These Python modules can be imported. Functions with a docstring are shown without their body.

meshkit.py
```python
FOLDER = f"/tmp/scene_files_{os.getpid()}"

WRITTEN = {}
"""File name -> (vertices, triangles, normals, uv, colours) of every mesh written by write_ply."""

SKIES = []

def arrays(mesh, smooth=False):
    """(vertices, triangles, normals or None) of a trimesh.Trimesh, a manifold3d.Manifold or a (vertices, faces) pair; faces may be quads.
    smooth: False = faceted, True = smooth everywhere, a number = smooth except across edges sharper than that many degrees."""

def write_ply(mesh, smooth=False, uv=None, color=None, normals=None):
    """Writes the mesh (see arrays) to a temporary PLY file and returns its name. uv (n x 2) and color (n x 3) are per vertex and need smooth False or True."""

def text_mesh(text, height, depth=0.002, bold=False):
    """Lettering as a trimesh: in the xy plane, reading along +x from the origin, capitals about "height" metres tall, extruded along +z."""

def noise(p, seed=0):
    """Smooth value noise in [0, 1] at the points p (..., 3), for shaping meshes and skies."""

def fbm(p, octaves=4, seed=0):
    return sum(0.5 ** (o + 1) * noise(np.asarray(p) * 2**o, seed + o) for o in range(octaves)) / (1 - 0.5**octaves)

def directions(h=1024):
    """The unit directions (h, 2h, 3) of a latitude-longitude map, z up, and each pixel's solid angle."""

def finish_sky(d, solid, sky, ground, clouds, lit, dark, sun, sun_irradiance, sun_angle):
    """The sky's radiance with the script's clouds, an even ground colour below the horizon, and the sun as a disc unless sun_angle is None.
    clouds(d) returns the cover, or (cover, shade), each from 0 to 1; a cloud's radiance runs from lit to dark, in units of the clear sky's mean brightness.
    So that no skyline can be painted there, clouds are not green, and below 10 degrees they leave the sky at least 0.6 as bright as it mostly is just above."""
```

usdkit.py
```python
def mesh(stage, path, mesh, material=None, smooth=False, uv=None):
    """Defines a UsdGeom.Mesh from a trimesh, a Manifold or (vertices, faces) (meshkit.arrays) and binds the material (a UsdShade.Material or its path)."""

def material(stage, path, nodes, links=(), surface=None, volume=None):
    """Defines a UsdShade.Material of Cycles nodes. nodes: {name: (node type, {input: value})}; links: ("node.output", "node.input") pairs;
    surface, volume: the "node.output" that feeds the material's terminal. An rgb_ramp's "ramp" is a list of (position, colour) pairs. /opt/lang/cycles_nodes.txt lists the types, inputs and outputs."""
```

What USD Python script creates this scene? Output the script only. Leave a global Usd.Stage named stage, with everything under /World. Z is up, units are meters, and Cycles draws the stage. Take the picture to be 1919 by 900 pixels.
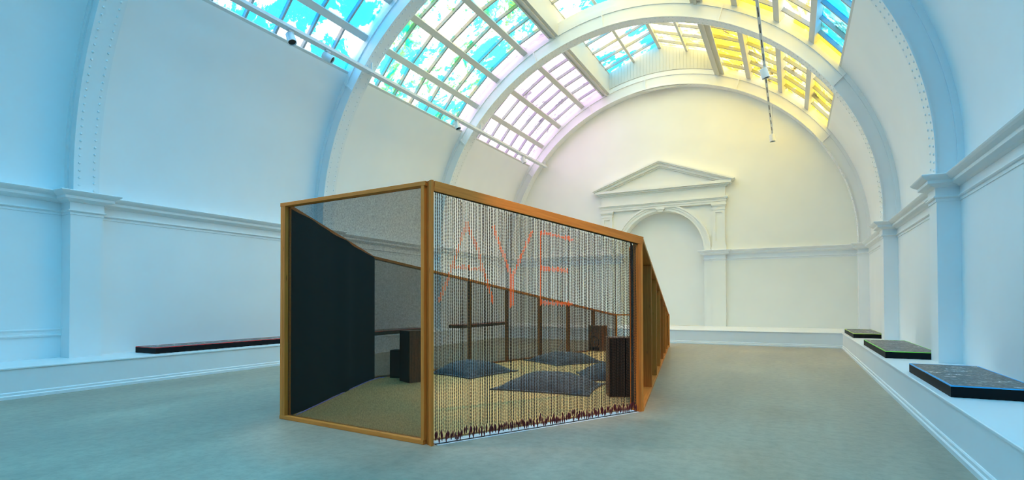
import math, random
import numpy as np, trimesh, usdkit
from meshkit import fbm, noise
from pxr import Usd, UsdGeom, UsdLux, UsdShade, Gf, Sdf, Vt

random.seed(7)
RNG = np.random.default_rng(7)
stage = Usd.Stage.CreateInMemory()
UsdGeom.SetStageUpAxis(stage, UsdGeom.Tokens.z)
UsdGeom.SetStageMetersPerUnit(stage, 1.0)
UsdGeom.Xform.Define(stage, '/World')

# ------------------------------------------------------------------ camera, sky, exposure
IMG_W, IMG_H, FOCAL_PX, CY = 1919.0, 900.0, 1013.66, 550.48
YAW, PITCH, ROLL, EYE = .4772, .0143, -.0020, 1.45
EXPOSURE = 0.94
SKY = 1.0
cam = UsdGeom.Camera.Define(stage, '/World/camera')
cam.CreateHorizontalApertureAttr(36.0)
cam.CreateVerticalApertureAttr(36.0 * IMG_H / IMG_W)
cam.CreateFocalLengthAttr(36.0 * FOCAL_PX / IMG_W)
cam.CreateVerticalApertureOffsetAttr(36.0 * (CY - IMG_H / 2) / IMG_W)
cam.CreateClippingRangeAttr(Gf.Vec2f(0.05, 200))
cam.CreateExposureAttr(EXPOSURE)
fw = np.array([-math.sin(YAW) * math.cos(PITCH), math.cos(YAW) * math.cos(PITCH), math.sin(PITCH)])
r0 = np.array([math.cos(YAW), math.sin(YAW), 0]); u0 = np.cross(r0, fw)
rt = math.cos(ROLL) * r0 + math.sin(ROLL) * u0
up = -math.sin(ROLL) * r0 + math.cos(ROLL) * u0
cam.AddTransformOp().Set(Gf.Matrix4d(*rt, 0, *up, 0, *(-fw), 0, 0, 0, EYE, 1))
dome = UsdLux.DomeLight.Define(stage, '/World/sky')          # bright overcast sky above the glass roof
dome.CreateIntensityAttr(SKY)
dome.CreateColorAttr(Gf.Vec3f(1.0, 1.0, 1.0))

# ------------------------------------------------------------------ materials
LK = '/World/Looks/'
def mat(name, nodes, links, surface='p.BSDF'):
    return usdkit.material(stage, LK + name, nodes, links, surface=surface)

def plain(name, col, rough=.5, **kw):
    return mat(name, {'p': ('principled_bsdf', {'base_color': col, 'roughness': rough, **kw})}, [])

def paint(name, col, rough=.55):
    return mat(name, {
        'g': ('geometry', {}), 'n': ('noise_texture', {'scale': .9, 'detail': 4}),
        'r': ('rgb_ramp', {'ramp': [(.3, tuple(c * .965 for c in col)), (.7, col)]}),
        'n2': ('noise_texture', {'scale': 14, 'detail': 3}), 'b': ('bump', {'strength': .05, 'distance': .02}),
        'p': ('principled_bsdf', {'roughness': rough, 'specular_ior_level': .3})},
        [('g.position', 'n.vector'), ('n.fac', 'r.fac'), ('r.color', 'p.base_color'), ('g.position', 'n2.vector'), ('n2.fac', 'b.height'), ('b.normal', 'p.normal')])

def wood(name, dark, light, seed):
    return mat(name, {
        'a': ('attribute', {'attribute': 'st'}), 'oi': ('geometry', {}),
        'm': ('mapping', {'scale': (1.2, 26, 1), 'location': (seed * 3.1, seed * 1.7, 0)}),
        'n': ('noise_texture', {'scale': 1.6, 'detail': 6, 'roughness': .65, 'distortion': .5}),
        'm2': ('mapping', {'scale': (2.2, 11, 1), 'location': (seed * 1.3, 0, seed)}),
        'v': ('voronoi_texture', {'scale': 1.0, 'randomness': 1.0}),
        'rk': ('rgb_ramp', {'ramp': [(.0, (.35, .35, .35)), (.05, (.5, .5, .5)), (.11, (1, 1, 1)), (1, (1, 1, 1))]}),
        'r': ('rgb_ramp', {'ramp': [(.25, dark), (.62, light), (1, tuple(min(1, c * 1.12) for c in light))]}),
        'x': ('mix', {'mix_type': 'multiply', 'fac': 1.0}),
        'p': ('principled_bsdf', {'roughness': .55, 'specular_ior_level': .35})},
        [('a.vector', 'm.vector'), ('m.vector', 'n.vector'), ('n.fac', 'r.fac'), ('a.vector', 'm2.vector'), ('m2.vector', 'v.vector'), ('v.distance', 'rk.fac'),
         ('r.color', 'x.color1'), ('rk.color', 'x.color2'), ('x.color', 'p.base_color')])

def film(name, base, spots, seed, scale=.72, smear=(1, 1, 1)):
    """Printed translucent film on glass: ramp base by one noise, patches of ramp spots (with a cover mask) by two more."""
    def K(c): return tuple((.80 - .28 * max(0, min(c))) * x for x in c)      # paler tints are dimmed further so white panes clip less
    base = [(a, K(c)) for a, c in base]; spots = ([(a, K(c)) for a, c in spots[0]], spots[1])
    return mat(name, {
        'g': ('geometry', {}), 'm': ('mapping', {'location': (seed * 7.3, seed * 3.9, seed * 5.1), 'scale': smear}),
        'n': ('noise_texture', {'scale': scale, 'detail': 7, 'roughness': .66, 'distortion': .35}), 'r': ('rgb_ramp', {'ramp': base}),
        'n2': ('noise_texture', {'scale': scale * 2.6, 'detail': 8, 'roughness': .72, 'distortion': .4}), 'r2': ('rgb_ramp', {'ramp': spots[0]}),
        'm3': ('mapping', {'location': (seed * 2.1 + 9, seed * 6.7, 4)}),
        'n3': ('noise_texture', {'scale': scale * 1.4, 'detail': 8, 'roughness': .75, 'distortion': .8}), 'r3': ('rgb_ramp', {'ramp': spots[1]}),
        'x': ('mix', {}), 'ga': ('gamma', {'gamma': .5}),
        't': ('transparent_bsdf', {}), 'gl': ('glossy_bsdf', {'color': (1, 1, 1), 'roughness': .08}), 's': ('mix_closure', {'fac': .035})},
        [('g.position', 'm.vector'), ('m.vector', 'n.vector'), ('m.vector', 'n2.vector'), ('g.position', 'm3.vector'), ('m3.vector', 'n3.vector'),
         ('n.fac', 'r.fac'), ('n2.fac', 'r2.fac'), ('n3.fac', 'r3.fac'), ('r3.color', 'x.fac'), ('r.color', 'x.color1'), ('r2.color', 'x.color2'),
         ('x.color', 'ga.color'), ('ga.color', 't.color'), ('t.BSDF', 's.closure1'), ('gl.BSDF', 's.closure2')], surface='s.closure')

BLK, WHT = (0, 0, 0), (1, 1, 1)
MASK = [(.0, BLK), (.52, BLK), (.56, WHT), (1, WHT)]
MASK_LOW = [(.0, BLK), (.60, BLK), (.64, WHT), (1, WHT)]
FILM = {
    'blue': film('film_blue', [(0, (.008, .30, .78)), (.53, (.02, .43, .90)), (.55, (.62, .76, .84)), (.59, (.84, .86, .90)), (1, (.90, .84, .80))],
                 ([(.40, (.02, .32, .68)), (.46, (.40, .58, .66)), (.50, (.85, .80, .80)), (.56, (.90, .70, .42)), (.62, (.88, .84, .78))], MASK_LOW), 1),
    'deep': film('film_deep_blue', [(0, (.02, .36, .72)), (.50, (.05, .46, .82)), (.56, (.12, .60, .88)), (.62, (.70, .80, .90)), (1, (.82, .82, .86))],
                 ([(.4, (.03, .38, .7)), (.6, (.3, .7, .86))], MASK_LOW), 2),
    'dark': film('film_dark_blue', [(0, (.02, .25, .52)), (1, (.07, .34, .62))], ([(0, (.02, .2, .4)), (1, (.1, .35, .5))], MASK_LOW), 12),
    'cyan': film('film_cyan_green', [(0, (.015, .60, .88)), (.50, (.04, .68, .95)), (.515, (.86, .89, .86)), (.58, (.90, .82, .64)), (.66, (.90, .72, .40)), (1, (.85, .55, .2))],
                 ([(.40, (.005, .34, .16)), (.45, (.16, .40, .03)), (.48, (.02, .50, .42)), (.505, (.60, .66, .20)), (.53, (.92, .84, .62)), (.58, (.90, .70, .34)), (.64, (.70, .42, .10))], [(.0, BLK), (.49, BLK), (.515, WHT), (1, WHT)]), 3),
    'lilac': film('film_lilac', [(0, (.70, .45, .84)), (.54, (.76, .54, .88)), (.60, (.84, .78, .86)), (1, (.88, .86, .84))],
                  ([(.40, (.16, .14, .20)), (.46, (.45, .41, .52)), (.50, (.84, .80, .88)), (.6, (.80, .66, .86))], MASK), 4),
    'yellow': film('film_yellow', [(0, (.80, .54, .03)), (.54, (.84, .62, .06)), (.60, (.90, .82, .42)), (1, (.90, .86, .62))],
                   ([(.40, (.06, .045, .02)), (.45, (.34, .26, .08)), (.50, (.80, .70, .40)), (.58, (.86, .80, .66))], MASK), 5, .8, (1.6, .6, 1)),
    'amber_blue': film('film_yellow_and_blue', [(0, (.82, .58, .07)), (.46, (.86, .66, .10)), (.52, (.90, .84, .60)), (.58, (.70, .80, .80)), (1, (.02, .34, .7))],
                       ([(.4, (.12, .12, .06)), (.5, (.28, .32, .14)), (.56, (.8, .76, .52))], MASK_LOW), 6, .8, (1.6, .6, 1)),
    'bluelow': film('film_blue_low', [(0, (.01, .22, .60)), (.5, (.02, .36, .78)), (.6, (.25, .66, .86)), (1, (.7, .86, .92))],
                    ([(.4, (.04, .14, .14)), (.5, (.06, .30, .36)), (.56, (.4, .68, .76))], MASK), 7),
    'lantern_blue': film('film_sky_and_cream', [(0, (.02, .46, .80)), (.48, (.04, .52, .84)), (.505, (.86, .86, .78)), (.58, (.92, .82, .42)), (1, (.88, .66, .10))],
                         ([(.42, (.35, .75, .86)), (.55, (.92, .86, .60))], MASK_LOW), 8, .9),
    'lantern_cream': film('film_cream', [(0, (.95, .74, .08)), (.48, (.98, .80, .18)), (.54, (.98, .90, .50)), (1, (.96, .90, .60))],
                          ([(.4, (.34, .27, .14)), (.5, (.84, .78, .58))], MASK), 9, .9),
}
WHITE = paint('white_wall_paint', (.905, .905, .895))
FRONTW = paint('grey_end_wall_paint', (.45, .46, .47))  # unseen wall kept grey to cut light bouncing from behind
YELLOW_CAST = paint('white_end_wall_yellow_cast', (.905, .885, .80))  # white wall with the yellow roof light mixed into its colour
YELLOW_CAST_TRIM = paint('white_doorcase_yellow_cast', (.90, .88, .79), .4)  # same yellow light cast put into the white doorcase
TRIM = paint('white_gloss_trim_paint', (.905, .905, .895), .4)
STEEL = paint('white_painted_steel', (.86, .86, .85), .4)
BARM = paint('off_white_timber_paint', (.66, .65, .61), .5)
BARG = paint('glazing_bar_shade_grey', (.40, .41, .41), .5)  # white bars seen in shade; the grey carries that shade
WOODS = [wood('pine_timber', (.56, .160, .018), (.74, .245, .033), 1), wood('pine_timber_pale', (.62, .185, .023), (.80, .285, .044), 2), wood('pine_timber_deep', (.47, .125, .015), (.65, .195, .026), 3)]
FLOORM = mat('worn_grey_brown_floor', {
    'g': ('geometry', {}), 'n': ('noise_texture', {'scale': .55, 'detail': 7, 'roughness': .62}), 'n2': ('noise_texture', {'scale': 9, 'detail': 6, 'roughness': .7}),
    'm': ('mapping', {'scale': (1.0, .12, 1)}), 'n3': ('noise_texture', {'scale': 1.2, 'detail': 5, 'roughness': .6}),
    'v': ('voronoi_texture', {'scale': 2.6}), 'rv': ('rgb_ramp', {'ramp': [(0, (.55, .53, .5)), (.018, (.8, .8, .8)), (.03, (1, 1, 1)), (1, (1, 1, 1))]}),
    'r': ('rgb_ramp', {'ramp': [(.3, (.365, .305, .215)), (.55, (.455, .39, .28)), (.75, (.55, .475, .35))]}),
    'r2': ('rgb_ramp', {'ramp': [(.25, (.72, .72, .72)), (.6, (1, 1, 1))]}), 'r3': ('rgb_ramp', {'ramp': [(.35, (.86, .86, .86)), (.65, (1.06, 1.06, 1.06))]}),
    'x': ('mix', {'mix_type': 'multiply', 'fac': 1.}), 'x2': ('mix', {'mix_type': 'multiply', 'fac': 1.}), 'x3': ('mix', {'mix_type': 'multiply', 'fac': 1.}),
    'rr': ('map_range', {'from_min': .3, 'from_max': .7, 'to_min': .34, 'to_max': .52}),
    'p': ('principled_bsdf', {'specular_ior_level': .5})},
    [('g.position', 'n.vector'), ('g.position', 'n2.vector'), ('g.position', 'm.vector'), ('m.vector', 'n3.vector'), ('g.position', 'v.vector'), ('n.fac', 'r.fac'), ('n2.fac', 'r2.fac'),
     ('n3.fac', 'r3.fac'), ('v.distance', 'rv.fac'), ('r.color', 'x.color1'), ('r2.color', 'x.color2'), ('x.color', 'x2.color1'), ('r3.color', 'x2.color2'),
     ('x2.color', 'x3.color1'), ('rv.color', 'x3.color2'), ('x3.color', 'p.base_color'), ('n.fac', 'rr.value'), ('rr.result', 'p.roughness')])

def cloth(name, col, see, scale=420):
    return mat(name, {
        'g': ('geometry', {}), 'n': ('noise_texture', {'scale': 60, 'detail': 4}),
        'r': ('rgb_ramp', {'ramp': [(.3, (max(see - .08, 0),) * 3), (.7, (see + .06,) * 3)]}),
        'd': ('diffuse_bsdf', {'color': col}), 't': ('transparent_bsdf', {'color': (1, 1, 1)}), 's': ('mix_closure', {})},
        [('g.position', 'n.vector'), ('n.fac', 'r.fac'), ('r.color', 's.fac'), ('d.BSDF', 's.closure1'), ('t.BSDF', 's.closure2')], surface='s.closure')
GAUZE = cloth('dark_scrim_gauze', (.022, .026, .022), .40)
GAUZE_BACK = cloth('brown_scrim_gauze', (.12, .088, .05), .44)
BLACK_CLOTH = mat('black_acoustic_cloth', {'g': ('geometry', {}), 'n': ('noise_texture', {'scale': 70, 'detail': 3}), 'r': ('rgb_ramp', {'ramp': [(.3, (.004, .014, .019)), (.7, (.011, .027, .034))]}),
                  'p': ('principled_bsdf', {'roughness': .95, 'specular_ior_level': .1})}, [('g.position', 'n.vector'), ('n.fac', 'r.fac'), ('r.color', 'p.base_color')])
CARPET = mat('sand_carpet', {'g': ('geometry', {}), 'n': ('noise_texture', {'scale': 160, 'detail': 4}), 'r': ('rgb_ramp', {'ramp': [(.3, (.62, .35, .12)), (.7, (.80, .48, .18))]}),
             'b': ('bump', {'strength': .4, 'distance': .01}), 'p': ('principled_bsdf', {'roughness': .95})},
             [('g.position', 'n.vector'), ('n.fac', 'r.fac'), ('r.color', 'p.base_color'), ('n.fac', 'b.height'), ('b.normal', 'p.normal')])
def island(name, ramp, rough=.5):
    return mat(name, {'g': ('geometry', {}), 'r': ('rgb_ramp', {'ramp': ramp}), 'p': ('principled_bsdf', {'roughness': rough})},
               [('g.random_per_island', 'r.fac'), ('r.color', 'p.base_color')])
BEADM = island('dark_wood_beads', [(0, (.045, .020, .009)), (.6, (.11, .052, .02)), (.9, (.20, .10, .035)), (1, (.32, .17, .07))], .8)
ORANGE = island('orange_beads', [(0, (.95, .13, .015)), (.55, (.98, .20, .025)), (.8, (.98, .33, .02)), (1, (.95, .55, .05))], .4)
TASSELM = island('dark_red_tips', [(0, (.10, .004, .008)), (.7, (.22, .008, .014)), (1, (.07, .008, .02))], .5)
CUSHM = mat('charcoal_denim', {'g': ('geometry', {}), 'n': ('noise_texture', {'scale': 9, 'detail': 6, 'roughness': .65}), 'r': ('rgb_ramp', {'ramp': [(.3, (.055, .054, .054)), (.7, (.125, .122, .12))]}),
            'n2': ('noise_texture', {'scale': 200, 'detail': 2}), 'b': ('bump', {'strength': .3, 'distance': .004}), 'p': ('principled_bsdf', {'roughness': .85, 'sheen_weight': .2})},
            [('g.position', 'n.vector'), ('n.fac', 'r.fac'), ('r.color', 'p.base_color'), ('g.position', 'n2.vector'), ('n2.fac', 'b.height'), ('b.normal', 'p.normal')])
VENEER = mat('walnut_veneer', {'a': ('geometry', {}), 'm': ('mapping', {'scale': (40, 40, 2)}), 'n': ('noise_texture', {'scale': 1., 'detail': 5}),
             'r': ('rgb_ramp', {'ramp': [(.3, (.13, .048, .018)), (.7, (.25, .10, .04))]}), 'p': ('principled_bsdf', {'roughness': .45})},
             [('a.position', 'm.vector'), ('m.vector', 'n.vector'), ('n.fac', 'r.fac'), ('r.color', 'p.base_color')])
BLACKM = plain('matt_black_paint', (.005, .0055, .007), .6, specular_ior_level=.18)
DRIVER = plain('speaker_cone_grey', (.09, .09, .095), .35)
WHITEPL = plain('white_powder_coat', (.78, .79, .80), .35)
DARKM = plain('dark_lamp_mouth', (.015, .015, .017), .3)
CHROME = plain('grey_metal', (.45, .45, .46), .3, metallic=.9)
VIOLET = plain('violet_cable_sheath', (.42, .30, .80), .4)
WHITEBOARD = plain('white_threshold_board', (.72, .76, .78), .4)
def collage(name, seed):
    return mat(name, {
        'g': ('geometry', {}), 'm': ('mapping', {'scale': (1, 1, 1), 'location': (seed, seed * 2.3, 0)}),
        'b': ('brick_texture', {'scale': 1.0, 'brick_width': .12, 'row_height': .075, 'mortar_size': .004, 'color1': (0, 0, 0), 'color2': (1, 1, 1), 'mortar': (.05, .05, .05), 'bias': 0.0}),
        'n': ('noise_texture', {'scale': 22, 'detail': 8, 'roughness': .82}), 'n2': ('noise_texture', {'scale': 7, 'detail': 3}),
        'rb': ('rgb_ramp', {'ramp': [(0, (.35, .35, .35)), (.85, (.8, .8, .8)), (.93, (2.2, 2.2, 2.2)), (1, (2.8, 2.8, 2.8))]}),
        'r': ('rgb_ramp', {'ramp': [(.40, (.012, .012, .014)), (.49, (.09, .08, .075)), (.54, (.30, .28, .27)), (.62, (.70, .69, .70))]}),
        'r2': ('rgb_ramp', {'ramp': [(.3, (.8, .9, 1.0)), (.5, (1, 1, 1)), (.62, (1.1, .9, .8)), (.7, (1.3, .8, .6))]}),
        'x': ('mix', {'mix_type': 'multiply', 'fac': 1.}), 'x2': ('mix', {'mix_type': 'multiply', 'fac': 1.}), 'p': ('principled_bsdf', {'roughness': .35})},
        [('g.position', 'm.vector'), ('m.vector', 'b.vector'), ('m.vector', 'n.vector'), ('m.vector', 'n2.vector'), ('b.color', 'rb.fac'), ('n.fac', 'r.fac'), ('n2.fac', 'r2.fac'),
         ('r.color', 'x.color1'), ('rb.color', 'x.color2'), ('x.color', 'x2.color1'), ('r2.color', 'x2.color2'), ('x2.color', 'p.base_color')])
COLLAGE = [collage('printed_collage', 1.0), collage('printed_collage_second', 5.2), collage('printed_collage_third', 9.7)]
EDGE = {k: plain('edge_' + k, c, .4) for k, c in dict(blue=(.02, .46, .90), green=(.25, .85, .06), lime=(.60, .85, .05), red=(.98, .05, .05)).items()}

# ------------------------------------------------------------------ scene graph helpers
COUNT = {}
def path_for(name, parent):
    base = parent + '/' + name
    n = COUNT.get(base, 0); COUNT[base] = n + 1
    return base if n == 0 else f'{base}_{n:03d}'
def keys(prim, label=None, cat=None, group=None, kind=None):
    for k, v in (('label', label), ('category', cat), ('group', group), ('kind', kind)):
        if v: prim.SetCustomDataByKey(k, v)
    return prim
def thing(name, label, cat, loc=(0, 0, 0), group=None, kind=None):
    x = UsdGeom.Xform.Define(stage, path_for(name, '/World'))
    x.AddTranslateOp().Set(Gf.Vec3d(*map(float, loc)))
    p = x.GetPrim(); p.SetCustomDataByKey('loc', Gf.Vec3d(*map(float, loc)))
    return keys(p, label, cat, group, kind)
def obj(name, mesh, m, parent=None, smooth=False, uv=None, label=None, cat=None, group=None, kind=None):
    par = '/World' if parent is None else str(parent.GetPath())
    mesh = fin(mesh)
    v, f = np.array(mesh[0], float), np.asarray(mesh[1])
    q = parent
    while q is not None and str(q.GetPath()) != '/':
        l = q.GetCustomDataByKey('loc')
        if l is not None: v = v - np.array(l)
        q = q.GetParent()
    pr = usdkit.mesh(stage, path_for(name, par), (v, f), m, smooth=smooth, uv=uv).GetPrim()
    return keys(pr, label, cat, group, kind)
def fin(mesh):
    if isinstance(mesh, (tuple, list)):
        v, f = np.asarray(mesh[0], float), np.asarray(mesh[1], int)
        if f.shape[1] == 4: f = np.vstack([f[:, [0, 1, 2]], f[:, [0, 2, 3]]])
        return v, f
    return np.array(mesh.vertices), np.array(mesh.faces)
def join(ms):
    V, F, o = [], [], 0
    for m in ms:
        v, f = fin(m); V.append(v); F.append(f + o); o += len(v)
    return np.vstack(V), np.vstack(F)
def box(x0, x1, y0, y1, z0, z1):
    v = np.array([[x, y, z] for z in (min(z0, z1), max(z0, z1)) for y in (min(y0, y1), max(y0, y1)) for x in (min(x0, x1), max(x0, x1))], float)
    return v, np.array([[0, 2, 3, 1], [4, 5, 7, 6], [0, 1, 5, 4], [2, 6, 7, 3], [0, 4, 6, 2], [1, 3, 7, 5]])
def hexa(b, t):
    """prism: base loop b (n x 3) and top loop t"""
    b, t = np.asarray(b, float), np.asarray(t, float); n = len(b)
    v = np.vstack([b, t]); f = []
    for i in range(n):
        j = (i + 1) % n; f += [[i, j, n + j], [i, n + j, n + i]]
    for i in range(1, n - 1): f += [[0, i + 1, i], [n, n + i, n + i + 1]]
    m = trimesh.Trimesh(v, np.array(f), process=False)
    if m.volume < 0: m.invert()
    return m.vertices.copy(), m.faces.copy()
def cyl(p, q, r, n=12, r2=None):
    p, q = np.array(p, float), np.array(q, float); d = q - p; d /= np.linalg.norm(d)
    a = np.cross(d, [0, 0, 1.] if abs(d[2]) < .9 else [1., 0, 0]); a /= np.linalg.norm(a); b = np.cross(d, a)
    th = np.arange(n) * 2 * np.pi / n; ring = np.cos(th)[:, None] * a + np.sin(th)[:, None] * b
    return hexa(p + ring * r, q + ring * (r if r2 is None else r2))
def lathe(p, d, prof, n=20):
    """prof: (distance along d, radius) pairs, revolved about the axis through p"""
    p, d = np.array(p, float), np.array(d, float); d /= np.linalg.norm(d)
    a = np.cross(d, [0, 0, 1.] if abs(d[2]) < .9 else [1., 0, 0]); a /= np.linalg.norm(a); b = np.cross(d, a)
    th = np.arange(n) * 2 * np.pi / n; ring = np.cos(th)[:, None] * a + np.sin(th)[:, None] * b
    V = np.vstack([p + d * t + ring * max(r, 1e-4) for t, r in prof]); F = []
    for k in range(len(prof) - 1):
        for i in range(n):
            j = (i + 1) % n; F += [[k * n + i, k * n + j, (k + 1) * n + j], [k * n + i, (k + 1) * n + j, (k + 1) * n + i]]
    m = trimesh.Trimesh(V, np.array(F), process=False)
    if m.volume < 0: m.invert()
    return m.vertices.copy(), m.faces.copy()
def tube(pts, r, n=8):
    P = np.array(pts, float); T = np.gradient(P, axis=0); T /= np.linalg.norm(T, axis=1)[:, None]; V = []
    th = np.arange(n) * 2 * np.pi / n
    for p, t in zip(P, T):
        a = np.cross(t, [0, 0, 1.] if abs(t[2]) < .9 else [1., 0, 0]); a /= np.linalg.norm(a); b = np.cross(t, a)
        V.append(p + r * (np.cos(th)[:, None] * a + np.sin(th)[:, None] * b))
    V = np.vstack(V); F = []
    for k in range(len(P) - 1):
        for i in range(n):
            j = (i + 1) % n; F.append([k * n + i, k * n + j, (k + 1) * n + j, (k + 1) * n + i])
    return V, np.array(F)
def plan_sweep(path, prof):
    """sweep a profile (d into the room, z) along a plan path; the room lies to the left of the path; mitred corners"""
    P = np.array(path, float); n = len(P); D = np.diff(P, axis=0); D /= np.linalg.norm(D, axis=1)[:, None]
    N = np.stack([-D[:, 1], D[:, 0]], 1); off = np.zeros((n, 2))
    for i in range(n):
        a, b = N[max(i - 1, 0)], N[min(i, n - 2)]; s = a + b; off[i] = s / (1 + a @ b)
    k = len(prof); V = np.array([[P[i, 0] + off[i, 0] * d, P[i, 1] + off[i, 1] * d, z] for i in range(n) for d, z in prof]); F = []
    for i in range(n - 1):
        for j in range(k):
            j2 = (j + 1) % k; F.append([i * k + j, i * k + j2, (i + 1) * k + j2, (i + 1) * k + j])
    m = trimesh.Trimesh(V, np.vstack([np.array(F)[:, [0, 1, 2]], np.array(F)[:, [0, 2, 3]]]), process=False)
    ends = [[0, j + 1, j] for j in range(1, k - 1)] + [[(n - 1) * k, (n - 1) * k + j, (n - 1) * k + j + 1] for j in range(1, k - 1)]
    m = trimesh.Trimesh(V, np.vstack([m.faces, ends]), process=False)
    if m.volume < 0: m.invert()
    return m.vertices.copy(), m.faces.copy()

# ------------------------------------------------------------------ the hall: plan and section
XC, W = -4.595, 6.622                      # hall axis, half width between pilaster faces
XR, XL = XC + W, XC - W
WR, WL = XR + .30, XL - .30                # walls between the pilasters
LEDGE_R, LEDGE_L, LEDGE_Z = 1.3575, -10.366, .4727
Y0, YB, YLB = -7.0, 22.10, 19.10           # front wall, end wall, front of the end ledge
PIL = [-6.25, -.72, 4.85, 10.555, 16.10, 21.67]
PW = .50
ZS, NEXP = 3.694, 1.945
def sup(rx, rz, ts):
    c, s = np.cos(ts), np.sin(ts)
    return np.stack([XC + rx * np.sign(c) * np.abs(c) ** (2 / NEXP), ZS + rz * np.abs(s) ** (2 / NEXP)], 1)
def zcurve(dx, rx, rz):
    return ZS + rz * max(0, 1 - (abs(dx) / rx) ** NEXP) ** (1 / NEXP)
VRX, VRZ = 6.99, 6.85
def arch(rx, rz, n=72):
    ts = np.linspace(0, np.pi, n); c = sup(rx, rz, ts)
    return np.vstack([[[XC + rx, 3.36]], c, [[XC - rx, 3.36]]])
def band(ci, co, y0, y1):
    """solid between two section curves (x,z) from y0 to y1"""
    n = len(ci); V = []
    for (a, b) in zip(ci, co):
        V += [[a[0], y0, a[1]], [a[0], y1, a[1]], [b[0], y1, b[1]], [b[0], y0, b[1]]]
    F = []
    for i in range(n - 1):
        o, p = 4 * i, 4 * i + 4
        for j in range(4):
            k = (j + 1) % 4; F.append([o + j, o + k, p + k, p + j])
    F += [[0, 3, 2, 1], [4 * n - 4, 4 * n - 3, 4 * n - 2, 4 * n - 1]]
    v, f = fin((V, F)); m = trimesh.Trimesh(v, f, process=False)
    if m.volume < 0: m.invert()
    return m.vertices.copy(), m.faces.copy()

S = 'structure'
# floor
obj('floor', box(-12, 3, Y0 - .3, YB + .3, -.15, 0), FLOORM, label='worn grey-brown polished floor of the long hall', cat='floor', kind=S)
# side walls
obj('wall_right', box(WR, WR + .35, Y0, YB + .3, 0, 3.42), WHITE, label='smooth white lower wall along the right side of the hall', cat='wall', kind=S)
obj('wall_left', box(WL - .35, WL, Y0, YB + .3, 0, 3.42), WHITE, label='smooth white lower wall along the left side of the hall', cat='wall', kind=S)
obj('wall_front', box(-12.2, 3.2, Y0 - .3, Y0, 0, 12.2), FRONTW, label='plain grey wall behind the viewer', cat='wall', kind=S)
# end wall with its round-headed niche
NX, NR, NZ = -4.66, 1.65, 3.43
from shapely.geometry import Polygon, box as sbox
from shapely.ops import unary_union
def arch_poly(r, z0=LEDGE_Z, grow=0):
    th = np.linspace(0, np.pi, 49)
    return Polygon([(NX + r, z0)] + [(NX + r * math.cos(t), NZ + r * math.sin(t)) for t in th] + [(NX - r, z0)])
def extrude_xz(poly, y0, y1):
    m = trimesh.creation.extrude_polygon(poly, abs(y1 - y0), engine='earcut')
    v = m.vertices.copy(); v = np.stack([v[:, 0], min(y0, y1) + v[:, 2], v[:, 1]], 1)
    m = trimesh.Trimesh(v, m.faces, process=False)
    if m.volume < 0: m.invert()
    return m.vertices.copy(), m.faces.copy()
wb = thing('wall_back', 'tall white end wall with a round-headed niche', 'wall', kind=S)
obj('wall_face', extrude_xz(sbox(-12.2, 0, 3.2, 12.2).difference(arch_poly(NR)), YB, YB + .45), YELLOW_CAST, wb)
obj('niche_back', box(NX - 1.9, NX + 1.9, YB + .45, YB + .6, .3, 5.4), YELLOW_CAST, wb)
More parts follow.
